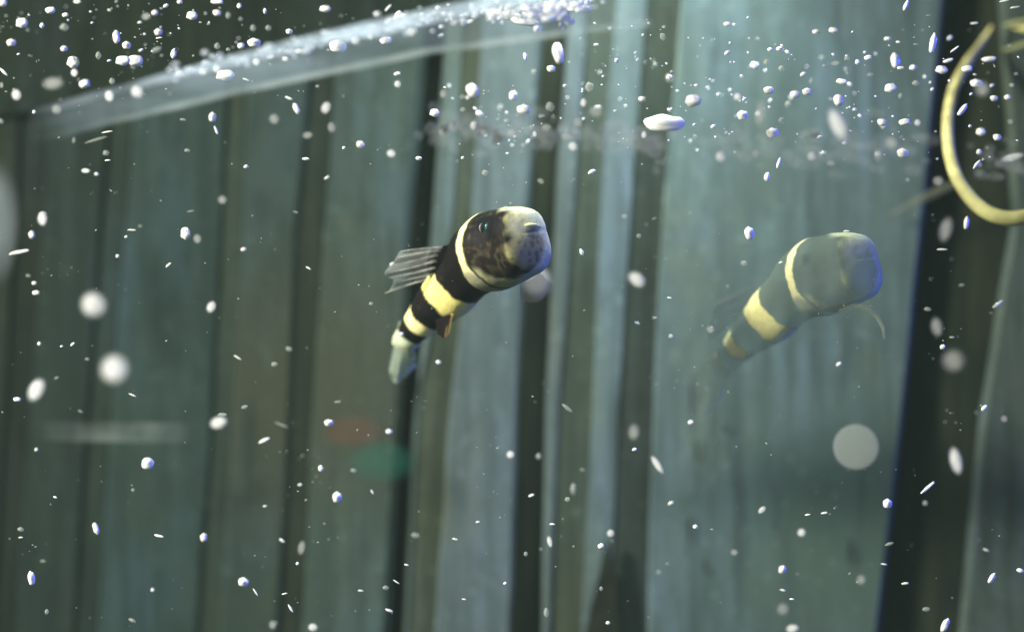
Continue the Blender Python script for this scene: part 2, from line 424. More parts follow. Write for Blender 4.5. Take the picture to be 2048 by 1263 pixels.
    ca = me.color_attributes.new('skin', 'FLOAT_COLOR', 'POINT')
    for i, c in enumerate(cols): ca.data[i].color = c
    return me

def skin_mat(name, alpha=1.0, wash=0.0):
    m, nt, b = mat(name, (.5, .5, .5), .6, 1, .12, .03)
    a = nt.nodes.new('ShaderNodeVertexColor'); a.layer_name = 'skin'
    L = nt.links.new
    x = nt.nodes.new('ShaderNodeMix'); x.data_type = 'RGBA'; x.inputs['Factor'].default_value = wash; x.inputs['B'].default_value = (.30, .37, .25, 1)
    L(a.outputs[0], x.inputs['A']); L(x.outputs['Result'], b.inputs['Base Color'])
    tc = nt.nodes.new('ShaderNodeTexCoord'); n = nt.nodes.new('ShaderNodeTexNoise'); n.inputs['Scale'].default_value = 14
    bp = nt.nodes.new('ShaderNodeBump'); bp.inputs['Strength'].default_value = .12; bp.inputs['Distance'].default_value = .03
    L(tc.outputs['Object'], n.inputs['Vector']); L(n.outputs[0], bp.inputs['Height']); L(bp.outputs[0], b.inputs['Normal'])
    if alpha < 1:                          # reflected image: pale tones show, dark ones are nearly clear
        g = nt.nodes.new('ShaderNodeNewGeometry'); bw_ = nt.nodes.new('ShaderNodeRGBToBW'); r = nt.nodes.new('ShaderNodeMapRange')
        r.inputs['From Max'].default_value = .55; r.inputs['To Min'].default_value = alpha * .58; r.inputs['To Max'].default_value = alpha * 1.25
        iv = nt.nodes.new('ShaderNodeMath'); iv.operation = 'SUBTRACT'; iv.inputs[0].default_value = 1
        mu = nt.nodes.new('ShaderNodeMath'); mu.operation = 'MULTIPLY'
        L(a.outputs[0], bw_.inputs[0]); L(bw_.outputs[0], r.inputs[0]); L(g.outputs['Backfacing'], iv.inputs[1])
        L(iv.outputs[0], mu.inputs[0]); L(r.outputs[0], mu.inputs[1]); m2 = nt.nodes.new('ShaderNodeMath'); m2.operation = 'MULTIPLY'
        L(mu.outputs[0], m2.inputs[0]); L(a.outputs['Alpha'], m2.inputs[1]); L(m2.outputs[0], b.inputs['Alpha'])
    return m

def fp(px, py, d): return Vector(((px - 1024) / 100, d / 100, (631.5 - py) / 100))
def fan(name, base, tip, m, parent, th=.012, wav=0.03, nu=16, nv=10):
    """membrane between a base line and a tip line (px,py,depth), a thin closed shell"""
    vs = []
    for s in (-1, 1):
        for i in range(nu + 1):
            u = i / nu
            b = Vector(smooth_interp(base, u * (len(base) - 1))); t = Vector(smooth_interp(tip, u * (len(tip) - 1)))
            for j in range(nv + 1):
                p = b.lerp(t, j / nv); q = fp(*p)
                q.y += wav * math.sin(u * 22) * (j / nv) + s * th * (1 - .7 * j / nv)
                vs.append(q)
    Q = (nu + 1) * (nv + 1); fs = []
    ix = lambda s, i, j: s * Q + i * (nv + 1) + j
    for i in range(nu):
        for j in range(nv):
            fs += [(ix(0, i, j), ix(0, i + 1, j), ix(0, i + 1, j + 1), ix(0, i, j + 1)), (ix(1, i, j), ix(1, i, j + 1), ix(1, i + 1, j + 1), ix(1, i + 1, j))]
    for i in range(nu):
        fs += [(ix(0, i, 0), ix(1, i, 0), ix(1, i + 1, 0), ix(0, i + 1, 0)), (ix(0, i, nv), ix(0, i + 1, nv), ix(1, i + 1, nv), ix(1, i, nv))]
    for j in range(nv):
        fs += [(ix(0, 0, j), ix(0, 0, j + 1), ix(1, 0, j + 1), ix(1, 0, j)), (ix(0, nu, j), ix(1, nu, j), ix(1, nu, j + 1), ix(0, nu, j + 1))]
    return link(name, mesh(name, vs, fs), m, parent)
def rays(name, base, tip, m, parent, n=9, r0=.022, r1=.006):
    bm = bmesh.new()
    for i in range(n):
        u = i / (n - 1)
        b = Vector(smooth_interp(base, u * (len(base) - 1))); t = Vector(smooth_interp(tip, u * (len(tip) - 1)))
        pts = []
        for j in range(9):
            p = b.lerp(t, j / 8 * (.97 + .12 * math.sin(i * 3.3))); q = fp(*p); q.y -= .025; q.z += .02 * math.sin(j / 8 * 3 + i); pts.append(q)
        me = tube_mesh('t', pts, [r0 + (r1 - r0) * j / 8 for j in range(9)], 6); bm.from_mesh(me)
    me = bpy.data.meshes.new(name); bm.to_mesh(me); bm.free()
    return link(name, me, m, parent)

def sphere(name, c, r, m, parent, sc=(1, 1, 1)):
    bm = bmesh.new(); bmesh.ops.create_uvsphere(bm, u_segments=32, v_segments=20, radius=r)
    for v in bm.verts: v.co = Vector((v.co.x * sc[0], v.co.y * sc[1], v.co.z * sc[2])) + c
    me = bpy.data.meshes.new(name); bm.to_mesh(me); bm.free()
    return link(name, me, m, parent)

BODY = fish_body('body')
def make_fish(name, label, alpha, wash, group, ghost=False):
    root = empty(name, (0, 0, 0), label, 'fish', group)
    fa = lambda a: a * alpha
    fm = mat(name + '_fin_film', (.46, .48, .44), .4, fa(.20), .3)[0]
    rm = cloud_mat(name + '_fin_ray', (.66, .64, .58), fa(.04), fa(.42), 2.5, (1, 1, 2))
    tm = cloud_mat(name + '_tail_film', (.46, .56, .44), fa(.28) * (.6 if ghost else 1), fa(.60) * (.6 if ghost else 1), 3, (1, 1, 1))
    body = BODY.copy(); body.materials.clear()
    link('body', body, skin_mat(name + '_skin', alpha, wash), root)
    # tail fin
    base = [(792, 642, 192), (800, 676, 198), (822, 698, 200)]; tip = [(766, 745, 275), (781, 772, 285), (823, 738, 275)]
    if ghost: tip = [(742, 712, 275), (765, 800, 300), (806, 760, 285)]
    tf = fan('tail_fin', base, tip, tm, root); rays('fin_rays', base, tip, mat(name + '_tail_ray', (.50, .56, .44), .5, fa(.12 if ghost else .35), .3)[0], tf, 9, .014)
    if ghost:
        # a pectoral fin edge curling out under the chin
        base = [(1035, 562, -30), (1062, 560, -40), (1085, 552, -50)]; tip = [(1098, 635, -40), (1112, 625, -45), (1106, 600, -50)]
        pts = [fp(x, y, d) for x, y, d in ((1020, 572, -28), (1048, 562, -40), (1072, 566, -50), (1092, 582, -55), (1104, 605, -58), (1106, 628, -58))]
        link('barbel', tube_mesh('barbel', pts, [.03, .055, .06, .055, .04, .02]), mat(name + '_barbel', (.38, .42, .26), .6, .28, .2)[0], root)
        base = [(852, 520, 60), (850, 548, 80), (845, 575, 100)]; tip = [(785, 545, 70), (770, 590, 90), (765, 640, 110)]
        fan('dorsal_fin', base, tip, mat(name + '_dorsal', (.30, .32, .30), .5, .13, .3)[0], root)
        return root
    base = [(884, 494, 40), (872, 520, 55), (866, 553, 82)]; tip = [(796, 502, 52), (786, 520, 58), (766, 545, 68), (784, 560, 78), (772, 584, 90)]
    df = fan('dorsal_fin', base, tip, fm, root); rays('fin_rays', base, tip, rm, df, 7, .026)
    dk = mat('fin_black', (.012, .010, .010), 1, .96, .03)[0]
    sb = fan('fin_base', [(905, 486, 40), (892, 520, 55), (880, 556, 82)], [(862, 496, 44), (852, 522, 58), (856, 552, 82)], dk, df, th=.05, wav=0)
    # anal fin, black with an amber hind edge
    af = fan('anal_fin', [(868, 640, 105), (885, 632, 98), (898, 628, 90)], [(872, 668, 100), (884, 676, 96), (892, 668, 92)], dk, root, th=.05, wav=.0)
    fan('fin_edge', [(893, 630, 92), (899, 628, 90), (905, 626, 88)], [(886, 676, 94), (892, 674, 92), (898, 664, 90)],
        mat('fin_amber', (.42, .30, .09), .5, .75, .3)[0], af, th=.02)
    # far pectoral fin showing faintly under the chin
    fan('pectoral_fin', [(1040, 566, 10), (1062, 558, 5), (1080, 545, 0)], [(1040, 600, 40), (1078, 602, 40), (1106, 570, 30)],
        mat('pectoral_film', (.46, .40, .40), .8, .30, .2)[0], root, wav=.01)
    # eye on the near side of the head
    eye = sphere('eye', fp(983, 461, -58), .25, mat('eye_black', (.012, .016, .018), .12, 1, .6, .6)[0], root, (1, .75, 1))
    im = noisy('iris', (.02, .16, .14), (.006, .02, .03), 6, .2, spec=.6, lo=.4, hi=.6)
    bm = bmesh.new(); bmesh.ops.create_cone(bm, segments=40, radius1=.105, radius2=.085, depth=.03, cap_ends=True)
    me = bpy.data.meshes.new('iris'); bm.to_mesh(me); bm.free()
    for v in me.vertices: v.co = Vector((v.co.x, -v.co.z, v.co.y)) + fp(980, 456, -83)
    link('iris', me, im, eye)
    sphere('pupil', fp(981, 456, -85), .055, mat('pupil', (.004, .004, .005), .08, 1, .6)[0], eye, (1, .4, 1))
    gl = mat('eye_rim', (.22, .20, .19), .3, 1, .6)[0]
    pts = [fp(980 + 19 * math.cos(a), 458 + 16 * math.sin(a), -80) for a in [R(150 + i * 8) for i in range(9)]]
    link('eye_rim', tube_mesh('eye_rim', pts, [.006, .012, .018, .02, .022, .02, .018, .012, .006], 8), gl, eye)
    # upper lip, coloured bright for the highlight along it
    lm = mat('lip', (.80, .78, .30), .3, 1, .6)[0]
    pts = [fp(x, y, d) for x, y, d in ((1034, 459, -106), (1046, 455, -110), (1058, 453, -109), (1070, 453, -103), (1080, 456, -94))]
    link('lip', tube_mesh('lip', pts, [.012, .03, .036, .03, .012], 10), lm, root)
    return root

def place_root(root, loc):
    """put the empty at the fish's middle and keep the children where they are"""
    for ch in root.children:
        stack = [ch]
        for o in [ch]:
            for v in o.data.vertices: v.co -= loc
        for g in ch.children:
            for v in g.data.vertices: v.co -= loc
fish = make_fish('fish', 'small fish with black and yellow bands, sharp and solid, left of centre', 1.0, 0.0, 'fish images in the tank')
place_root(fish, fp(950, 560, 30)); fish.location = fp(950, 560, 30)
gh = make_fish('fish', 'pale see-through mirror image of the banded fish, faint in the glass on the right', .56, .35, 'fish images in the tank', True)  # reflection in the glass, modelled as a see-through second fish
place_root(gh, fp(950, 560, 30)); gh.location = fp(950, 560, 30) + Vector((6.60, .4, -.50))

# ---------------------------------------------------------------- yellow hose loop, top right
def hose(name, pts, r, m, parent=None):
    n = 90; P3, rr = [], []
    for i in range(n + 1):
        q = smooth_interp(pts, (len(pts) - 1) * i / n); P3.append(P(q[0], q[1], q[2] + 1.2)); rr.append(q[3])
    return link(name, tube_mesh(name, P3, rr, 20), m, parent)
hm = noisy('hose_rubber', (.66, .62, .24), (.34, .31, .11), 1.6, .6, spec=.3, bump=.3)
hp = [(1985, 52, 4.6, .04), (1958, 92, 4.5, .065), (1932, 130, 4, .10), (1908, 178, 3.2, .11), (1896, 240, 2.2, .12), (1900, 310, 1.4, .13), (1922, 370, .9, .14),
      (1962, 416, .6, .15), (2010, 436, .4, .155), (2064, 430, .4, .155), (2120, 400, .8, .15), (2160, 330, 1.5, .14), (2165, 230, 2.5, .13), (2140, 130, 3.5, .11), (2080, 70, 4.3, .10), (2030, 50, 4.7, .09)]
o = hose('hose', hp, .1, hm); centred(o); tag(o, 'thin yellow air hose curled in a loop at the top right', 'hose')
tm2 = noisy('twig_skin', (.36, .38, .16), (.18, .20, .09), 2, .6)
for y0, y1, rr, lab in ((48, 42, .07, 'upper'), (96, 84, .06, 'lower')):
    o = hose('hose_end', [(2005, y0 + 4, 4.2, .02), (2030, y0, 4.2, rr), (2070, y1, 4.2, rr), (2130, y1 - 8, 4.2, rr)], .1, tm2); centred(o)
    tag(o, lab + ' of two blurred yellow green stubs above the hose loop', 'hose', 'hose stubs at the right edge')
o = hose('stalk', [(1780, 432, 4.5, .05), (1830, 405, 4.5, .08), (1880, 380, 4.4, .09), (1925, 362, 4.3, .05)], .1, mat('stalk', (.14, .15, .10), .8, .30, .1)[0]); centred(o)
tag(o, 'faint brown stalk meeting the hose loop from the left', 'stalk')

# ---------------------------------------------------------------- bubbles, specks and blurred droplets
# tables hold x, y, width, height, tilt, type as measured in enlarged crops; origin and scale of each crop come first
# types: b bright bubble, s small speck, o soft pale blob (out of focus), d dim soft blob, x dim speck, w very bright
T = []
def crop(ox, oy, sc, rows):
    for r in rows:
        if ox + oy > 0 and r[3] > r[2]: r = (*r[:5], -r[5])      # upright shapes: tilt is read clockwise
        T.append((ox + r[0] / sc, oy + r[1] / sc, r[2] / sc, r[3] / sc, r[5], r[4]))
crop(0, 0, 2.926, [(122, 135, 55, 65, 'b', 0), (290, 60, 45, 45, 'b', 0), (378, 88, 30, 30, 'b', 0), (60, 250, 42, 45, 'b', 0), (10, 15, 40, 50, 'b', 0),
 (375, 160, 45, 40, 'x', 0), (245, 150, 25, 30, 's', 0), (370, 285, 32, 35, 'b', 0), (422, 365, 55, 75, 'b', 0), (435, 425, 45, 50, 'o', 0), (488, 490, 50, 55, 'b', 0),
 (95, 555, 60, 72, 'o', 0), (310, 490, 150, 85, 'd', 0), (20, 420, 60, 16, 's', -38), (8, 500, 25, 45, 'd', 0), (330, 640, 65, 65, 'd', 0), (200, 655, 20, 20, 's', 0),
 (6, 710, 25, 28, 'x', 0), (676, 215, 33, 85, 'b', 5), (735, 265, 40, 48, 'b', 0), (712, 355, 66, 62, 'w', 0), (786, 355, 70, 75, 'w', 0), (575, 325, 30, 42, 'x', 0),
 (1015, 315, 30, 50, 's', 0), (915, 292, 60, 28, 'x', 20), (903, 75, 28, 35, 'b', 0), (970, 35, 32, 20, 's', 30), (450, 10, 55, 30, 'o', 0), (855, 98, 70, 50, 'd', 20),
 (818, 132, 25, 12, 's', 10), (640, 60, 20, 10, 's', -10), (1048, 12, 26, 25, 'b', 0), (1118, 92, 50, 55, 'b', 0), (1266, 76, 38, 42, 'b', 0), (1262, 12, 60, 30, 'b', 0),
 (1335, 90, 25, 38, 'x', 0), (1398, 35, 22, 34, 'b', 0), (1408, 112, 20, 20, 'x', 0), (1550, 65, 20, 30, 's', 0), (922, 188, 36, 42, 'b', 0), (930, 222, 36, 9, 's', 0),
 (1480, 165, 28, 36, 'x', 0), (1570, 165, 32, 32, 'x', 0), (1688, 185, 32, 34, 'b', 0), (1898, 52, 50, 42, 'b', 0), (1270, 270, 30, 36, 'x', 0), (1406, 268, 32, 38, 'b', 0),
 (1478, 250, 60, 55, 'b', 0), (1335, 290, 25, 20, 'x', 0), (640, 560, 60, 72, 'o', 0), (800, 540, 80, 85, 'o', 0), (655, 475, 30, 36, 'x', 0), (1310, 440, 85, 70, 'w', 0),
 (1268, 402, 55, 50, 'o', 0), (1185, 420, 60, 52, 'o', 0), (1050, 430, 55, 50, 'o', 0), (1440, 466, 42, 9, 's', -18), (1690, 575, 45, 13, 's', -32), (1730, 635, 24, 75, 'b', 32),
 (1238, 685, 32, 60, 'b', 0), (1265, 762, 16, 50, 's', 22), (1605, 695, 66, 66, 'd', 0), (1905, 632, 60, 85, 'o', -35), (1940, 745, 55, 72, 'd', 0), (1800, 792, 75, 50, 'd', 0),
 (627, 772, 60, 7, 's', 3), (560, 818, 130, 12, 'x', 14), (432, 820, 15, 32, 'x', 0), (620, 895, 34, 30, 'x', 0), (630, 938, 32, 9, 's', 0), (500, 1000, 60, 34, 'o', -10),
 (565, 1018, 22, 18, 's', 0), (1095, 880, 32, 20, 'x', 0), (1440, 975, 26, 20, 's', 0), (1790, 930, 42, 17, 's', -8), (1912, 1040, 30, 13, 's', 25), (1300, 1170, 62, 60, 'd', 0),
 (250, 1248, 52, 25, 'x', 0), (1070, 700, 34, 14, 'x', -15), (1965, 272, 80, 80, 'w', 0), (1668, 345, 50, 36, 'o', 0), (1500, 362, 50, 48, 'o', 0), (1580, 335, 60, 34, 'o', 15),
 (1745, 300, 60, 36, 'o', 12), (2012, 865, 18, 18, 's', 0)])
crop(700, 0, 2.926, [(222, 48, 12, 48, 's', 35), (278, 100, 33, 82, 'b', 4), (30, 235, 62, 60, 'o', 0), (118, 210, 52, 58, 'o', 0), (203, 238, 55, 50, 'b', 0), (355, 190, 62, 62, 'o', 0),
 (465, 100, 52, 50, 'o', 0), (712, 40, 46, 62, 'o', 0), (930, 92, 90, 60, 'w', 0), (1050, 85, 85, 80, 'w', 0), (828, 105, 40, 38, 'b', 0), (700, 126, 60, 30, 'o', 10),
 (1010, 128, 130, 52, 'w', 0), (1200, 32, 90, 62, 'w', 0), (1300, 42, 80, 66, 'w', 0), (1370, 55, 62, 50, 'w', 0), (530, 210, 30, 18, 's', 30), (272, 432, 32, 25, 'b', 10),
 (278, 492, 46, 46, 'o', 0), (1025, 330, 22, 40, 's', -20), (1212, 310, 48, 135, 'b', -8), (1172, 402, 42, 44, 'b', 0), (1075, 420, 26, 26, 'x', 0), (712, 530, 58, 98, 'w', -28),
 (950, 560, 36, 62, 'b', 12), (1008, 640, 62, 60, 'w', 0), (752, 665, 36, 32, 'b', -30), (490, 660, 44, 50, 'b', 0), (1170, 625, 46, 50, 'x', 0), (880, 630, 32, 34, 'x', 0),
 (1400, 508, 44, 50, 'x', 0), (1365, 602, 46, 60, 'o', 0), (1440, 650, 90, 72, 'd', 0), (1332, 720, 60, 72, 'd', 0), (945, 780, 60, 60, 'd', 0), (1080, 785, 34, 42, 'o', 0),
 (725, 735, 52, 60, 'o', 0), (600, 742, 80, 60, 'd', 0), (540, 772, 52, 50, 'd', 0), (780, 772, 60, 60, 'd', 0), (1305, 855, 60, 58, 'o', 0), (1268, 800, 80, 60, 'd', 0),
 (1440, 262, 28, 16, 's', 0), (1560, 355, 26, 26, 's', 0), (1730, 365, 26, 24, 'x', 0), (1786, 376, 26, 22, 'x', 0), (1830, 215, 30, 42, 'x', -20), (1866, 452, 30, 34, 'b', 0),
 (1706, 580, 34, 34, 'b', 0), (2000, 592, 68, 70, 'w', 0), (1812, 722, 185, 108, 'w', 0), (1720, 790, 40, 50, 'o', 0), (56, 846, 36, 44, 'b', 20), (240, 900, 60, 56, 'o', 0),
 (398, 926, 28, 24, 'b', 0), (790, 1010, 36, 30, 'x', 0), (1415, 1005, 44, 20, 's', 32), (1115, 1060, 52, 36, 'd', -20), (910, 1218, 28, 18, 's', 0), (545, 550, 50, 60, 'd', 0), (1150, 745, 70, 46, 'd', 0)])
crop(1300, 0, 2.738, [(420, 132, 34, 25, 'b', 0), (906, 174, 32, 24, 'b', 0), (1000, 166, 38, 32, 'b', 0), (590, 213, 24, 15, 'x', 0), (658, 272, 28, 20, 's', 0), (705, 267, 28, 22, 'b', 10),
 (570, 357, 40, 42, 'b', 0), (638, 342, 30, 30, 'x', 0), (720, 376, 32, 30, 'x', 0), (105, 426, 34, 34, 'x', 0), (230, 548, 66, 62, 'w', 0), (645, 494, 44, 46, 'b', 0), (478, 532, 50, 50, 'o', 0),
 (500, 632, 46, 54, 'b', 0), (605, 622, 80, 165, 'd', 12), (790, 516, 40, 42, 'b', 0), (854, 502, 40, 44, 'b', 0), (885, 442, 20, 30, 'x', 10), (1045, 447, 46, 30, 'b', 0), (1028, 548, 42, 70, 'b', 0),
 (1030, 690, 100, 220, 'o', -28), (664, 728, 52, 60, 'b', 0), (720, 660, 32, 32, 'x', 0), (755, 570, 40, 24, 'x', 40), (385, 860, 66, 70, 'o', 0), (580, 842, 52, 52, 'd', 0),
 (705, 892, 18, 58, 's', 25), (640, 968, 26, 44, 's', 15), (888, 858, 66, 66, 'o', 0), (1378, 838, 50, 56, 'b', 0), (1320, 782, 90, 80, 'd', 0), (1268, 670, 40, 44, 'b', 0), (1388, 668, 52, 42, 'b', 0),
 (1465, 672, 42, 42, 'o', 0), (1312, 482, 52, 54, 'b', 0), (1455, 456, 36, 28, 'x', 0), (1372, 525, 20, 30, 'x', 20), (1338, 332, 36, 88, 'b', 0), (1370, 372, 30, 20, 'b', 0), (1440, 371, 36, 28, 's', 0),
 (1190, 316, 36, 32, 'b', 0), (1136, 340, 26, 26, 's', 0), (1080, 321, 32, 24, 'x', 0), (1015, 346, 60, 28, 'd', 10), (955, 360, 22, 16, 'x', 0), (940, 316, 26, 20, 'x', 0), (1300, 213, 36, 18, 's', 0),
 (1360, 231, 26, 12, 's', 0), (1455, 243, 26, 10, 'x', 0), (1546, 238, 28, 118, 'b', 3), (1592, 382, 52, 48, 'w', 0), (1628, 332, 46, 22, 'b', 20), (1730, 376, 50, 42, 'b', 0), (1668, 270, 55, 10, 's', 30),
 (1402, 30, 22, 58, 's', 20), (1850, 324, 62, 34, 'w', 0), (1772, 128, 34, 13, 'b', 10), (1780, 456, 52, 46, 'b', 0), (1820, 490, 100, 100, 'd', 0), (1880, 538, 34, 38, 'b', 0), (1955, 532, 30, 32, 'b', 0),
 (1708, 602, 22, 86, 'b', 30), (1808, 722, 40, 44, 'b', 0), (1898, 752, 36, 42, 'b', 0), (1790, 900, 18, 56, 's', 42), (1985, 862, 150, 48, 'o', 12), (1802, 832, 30, 30, 's', 0), (1580, 990, 70, 60, 'd', 0),
 (1410, 985, 32, 32, 'd', 0), (2000, 40, 52, 13, 's', 8), (1940, 6, 52, 10, 's', 0), (1525, 85, 26, 7, 'x', 0), (990, 895, 60, 40, 'd', 0), (1250, 850, 60, 100, 'd', 0), (1205, 410, 32, 14, 'x', 15)])
crop(0, 400, 2.926, [(248, 108, 60, 85, 'o', 0), (182, 202, 30, 55, 'b', -5), (110, 305, 135, 26, 's', 14), (165, 442, 32, 20, 'x', 0), (198, 486, 24, 26, 'b', 0), (206, 542, 40, 36, 'b', 0),
 (545, 612, 155, 160, 'o', 0), (666, 992, 175, 190, 'o', 10), (214, 1108, 95, 150, 'o', 22), (95, 1165, 40, 34, 'b', 0), (230, 840, 24, 26, 's', 0), (360, 855, 22, 14, 's', 0), (425, 843, 34, 18, 's', 35),
 (510, 930, 28, 20, 'x', 0), (985, 380, 44, 14, 's', 42), (688, 328, 24, 24, 's', 0), (738, 215, 22, 18, 's', 0), (820, 152, 24, 16, 'x', 0), (770, 175, 56, 6, 's', 0), (1080, 195, 48, 88, 'b', 2),
 (1155, 225, 52, 60, 'd', 0), (1422, 288, 28, 28, 'b', 0), (1235, 625, 55, 78, 'o', 30), (1390, 920, 58, 10, 's', -25), (775, 1140, 54, 10, 's', -25), (1805, 398, 38, 11, 's', -28), (1690, 870, 40, 28, 'x', -20),
 (1605, 960, 42, 30, 'x', 0), (1115, 65, 52, 10, 'x', 5), (470, 1235, 34, 13, 'x', -30), (1430, 1210, 44, 24, 'x', 10), (330, 1040, 32, 14, 'x', 20), (1730, 70, 36, 8, 'x', -15), (1975, 1180, 44, 13, 'x', 0), (1300, 1255, 60, 26, 'x', 0)])
crop(0, 830, 2.917, [(1275, 45, 120, 80, 'o', 10), (1640, 55, 95, 11, 'x', -27), (1540, 148, 78, 22, 's', 32), (1912, 44, 44, 44, 'b', 0), (212, 200, 22, 22, 's', 0), (855, 283, 62, 92, 'w', 32), (322, 478, 28, 14, 's', -15),
 (775, 435, 22, 24, 'x', 0), (1868, 310, 24, 44, 'b', -15), (1750, 405, 25, 15, 's', 0), (1545, 530, 26, 10, 's', 0), (1960, 478, 44, 72, 'b', 0), (556, 660, 28, 85, 'b', -26), (922, 704, 48, 20, 'b', -22), (1184, 712, 34, 60, 'b', 0),
 (178, 950, 36, 98, 'b', -4), (120, 712, 32, 9, 's', 0), (120, 665, 42, 30, 'x', 0), (250, 850, 38, 16, 'x', 0), (890, 1018, 20, 24, 's', 0), (1645, 730, 42, 14, 's', -32), (1760, 770, 50, 92, 'd', 15), (1735, 865, 22, 22, 's', 0),
 (1412, 972, 52, 62, 'w', 15), (1490, 1030, 60, 9, 's', -58), (1660, 1040, 38, 10, 's', 3), (1695, 1125, 62, 14, 's', -52), (1825, 1236, 62, 52, 'o', 0), (1590, 1222, 52, 62, 'd', 0), (770, 1195, 50, 24, 'x', -30), (272, 1145, 26, 36, 'x', 0)])
crop(700, 830, 2.917, [(228, 95, 44, 34, 's', 0), (935, 230, 56, 52, 'o', 0), (1100, 240, 32, 36, 'x', 0), (1058, 468, 38, 15, 's', 12), (130, 447, 34, 11, 's', -60), (20, 322, 38, 26, 'x', -10), (1660, 200, 34, 22, 's', 0),
 (1302, 430, 34, 72, 'x', 8), (1268, 490, 34, 32, 'x', 0), (1795, 290, 48, 135, 'o', -38), (1872, 512, 38, 17, 's', 22), (745, 622, 28, 10, 's', 0), (612, 722, 38, 12, 's', -15), (1180, 635, 38, 13, 's', -10),
 (1165, 735, 34, 72, 'o', -20), (1460, 762, 34, 40, 'b', 0), (1520, 688, 50, 50, 'o', 0), (1025, 808, 26, 30, 'x', 0), (905, 980, 24, 20, 's', 0), (330, 872, 34, 13, 's', -22), (270, 970, 50, 9, 's', -38), (62, 1022, 38, 11, 's', 0),
 (224, 1138, 40, 18, 'b', -22), (208, 1005, 42, 30, 'x', 0), (665, 1072, 28, 9, 's', -12), (1505, 1210, 30, 24, 's', -20), (1800, 915, 28, 18, 'x', 0), (1465, 1010, 22, 28, 'x', 0), (1987, 42, 34, 28, 's', 0), (2015, 650, 34, 30, 's', -20),
 (1145, 1150, 34, 62, 'x', 0), (1355, 318, 34, 9, 'x', 0), (380, 700, 52, 30, 'x', -20), (1655, 100, 80, 112, 'd', 0)])
crop(1350, 830, 2.917, [(1640, 262, 80, 170, 'o', -12), (1462, 422, 95, 24, 'b', 32), (1234, 515, 46, 66, 'b', 0), (1460, 512, 32, 30, 'x', 0), (508, 550, 60, 34, 'o', 38), (775, 580, 38, 12, 's', 0), (870, 570, 44, 14, 's', 10), (738, 685, 60, 56, 'o', 0),
 (120, 652, 34, 14, 's', -25), (215, 665, 24, 10, 'x', 0), (622, 900, 36, 58, 'b', 22), (345, 800, 56, 46, 'd', 0), (630, 1020, 38, 13, 's', -20), (682, 1072, 34, 12, 's', -12), (630, 1130, 82, 80, 'd', 0), (685, 1245, 90, 60, 'o', 0),
 (1220, 868, 42, 11, 's', -8), (1338, 980, 38, 18, 'b', 0), (1845, 950, 26, 82, 'b', 42), (2015, 905, 52, 30, 's', -20), (1815, 785, 44, 9, 's', -18), (1572, 1222, 36, 105, 'w', 25), (1465, 1130, 50, 30, 'x', 0), (1085, 960, 70, 70, 'd', 0), (1250, 750, 60, 20, 'x', 10), (1920, 22, 50, 50, 'd', 0)])
crop(1100, 400, 2.926, [(1160, 195, 50, 92, 'b', -3), (1135, 370, 42, 32, 'x', 0), (185, 305, 26, 48, 's', -15), (505, 465, 130, 88, 'o', -38), (510, 720, 34, 20, 's', -30), (612, 688, 32, 11, 's', 5), (940, 755, 52, 46, 'd', 0), (705, 802, 26, 34, 's', 10),
 (1690, 960, 38, 24, 's', 30), (520, 210, 32, 30, 'x', 0), (700, 572, 34, 9, 's', 0), (1350, 365, 28, 11, 's', 10), (1735, 182, 44, 13, 's', 0), (435, 95, 50, 30, 'd', 0), (610, 108, 32, 14, 'x', 20), (100, 1215, 85, 22, 'x', -30)])
crop(1748, 400, 2.937, [(540, 135, 26, 90, 'b', 16), (400, 290, 74, 14, 's', -3), (425, 170, 90, 165, 'd', 10), (515, 500, 38, 20, 'x', 20), (720, 612, 62, 24, 'b', 32), (315, 640, 48, 28, 'x', 0), (370, 742, 80, 125, 'd', 0), (458, 805, 34, 9, 's', 0), (403, 862, 38, 34, 's', 30),
 (648, 1220, 52, 30, 's', 32), (470, 940, 150, 140, 'd', 0)])
crop(0, 0, 1, [(784, 528, 12, 6, 's', 20), (877, 724, 12, 9, 's', -25), (742, 607, 10, 8, 'x', 0), (803, 668, 10, 8, 's', -20), (1072, 563, 70, 72, 'd', 0), (1712, 893, 90, 90, 'o', 0)])

MB_ = {}
BM = {
 'b': mat('bubble_white', (.93, .92, .86), .15, 1, .8, .5)[0],
 'w': mat('bubble_bright', (.97, .96, .92), .1, 1, 1.0, 1.0)[0],
 's': mat('speck_white', (.92, .93, .84), .4, .95, .5)[0],
 'x': mat('speck_dim', (.40, .44, .36), .7, .48, .2)[0],
 'o': film('droplet_milky', (.80, .80, .77), .72),
 'd': film('droplet_faint', (.56, .57, .53), .30)}
DISC = mat('disc_milky', (.50, .54, .50), .9, .30, .0)[0]
KIND = {'b': ('air_bubble', 'bubble'), 'w': ('air_bubble', 'bubble'), 's': ('floating_speck', 'speck'), 'x': ('floating_speck', 'speck'),
        'o': ('milky_droplet', 'droplet'), 'd': ('milky_droplet', 'droplet')}
GROUP = {'bubble': 'bright air bubbles drifting in the tank', 'speck': 'small specks floating in the tank water', 'droplet': 'blurred milky droplets in the tank'}
base_me = {}
for nm in ('air_bubble', 'floating_speck', 'milky_droplet'):
    for var in range(4):
        bm = bmesh.new(); bmesh.ops.create_icosphere(bm, subdivisions=3, radius=1)
        for v in bm.verts:
            v.co *= 1 + {'air_bubble': .24, 'floating_speck': .16, 'milky_droplet': .22}[nm] * noise.noise(v.co * 1.4 + Vector((var * 9.1, len(nm), 0)))
        me = bpy.data.meshes.new(nm); bm.to_mesh(me); bm.free()
        for p in me.polygons: p.use_smooth = True
        me.materials.append(BM['b']); base_me[nm, var] = me

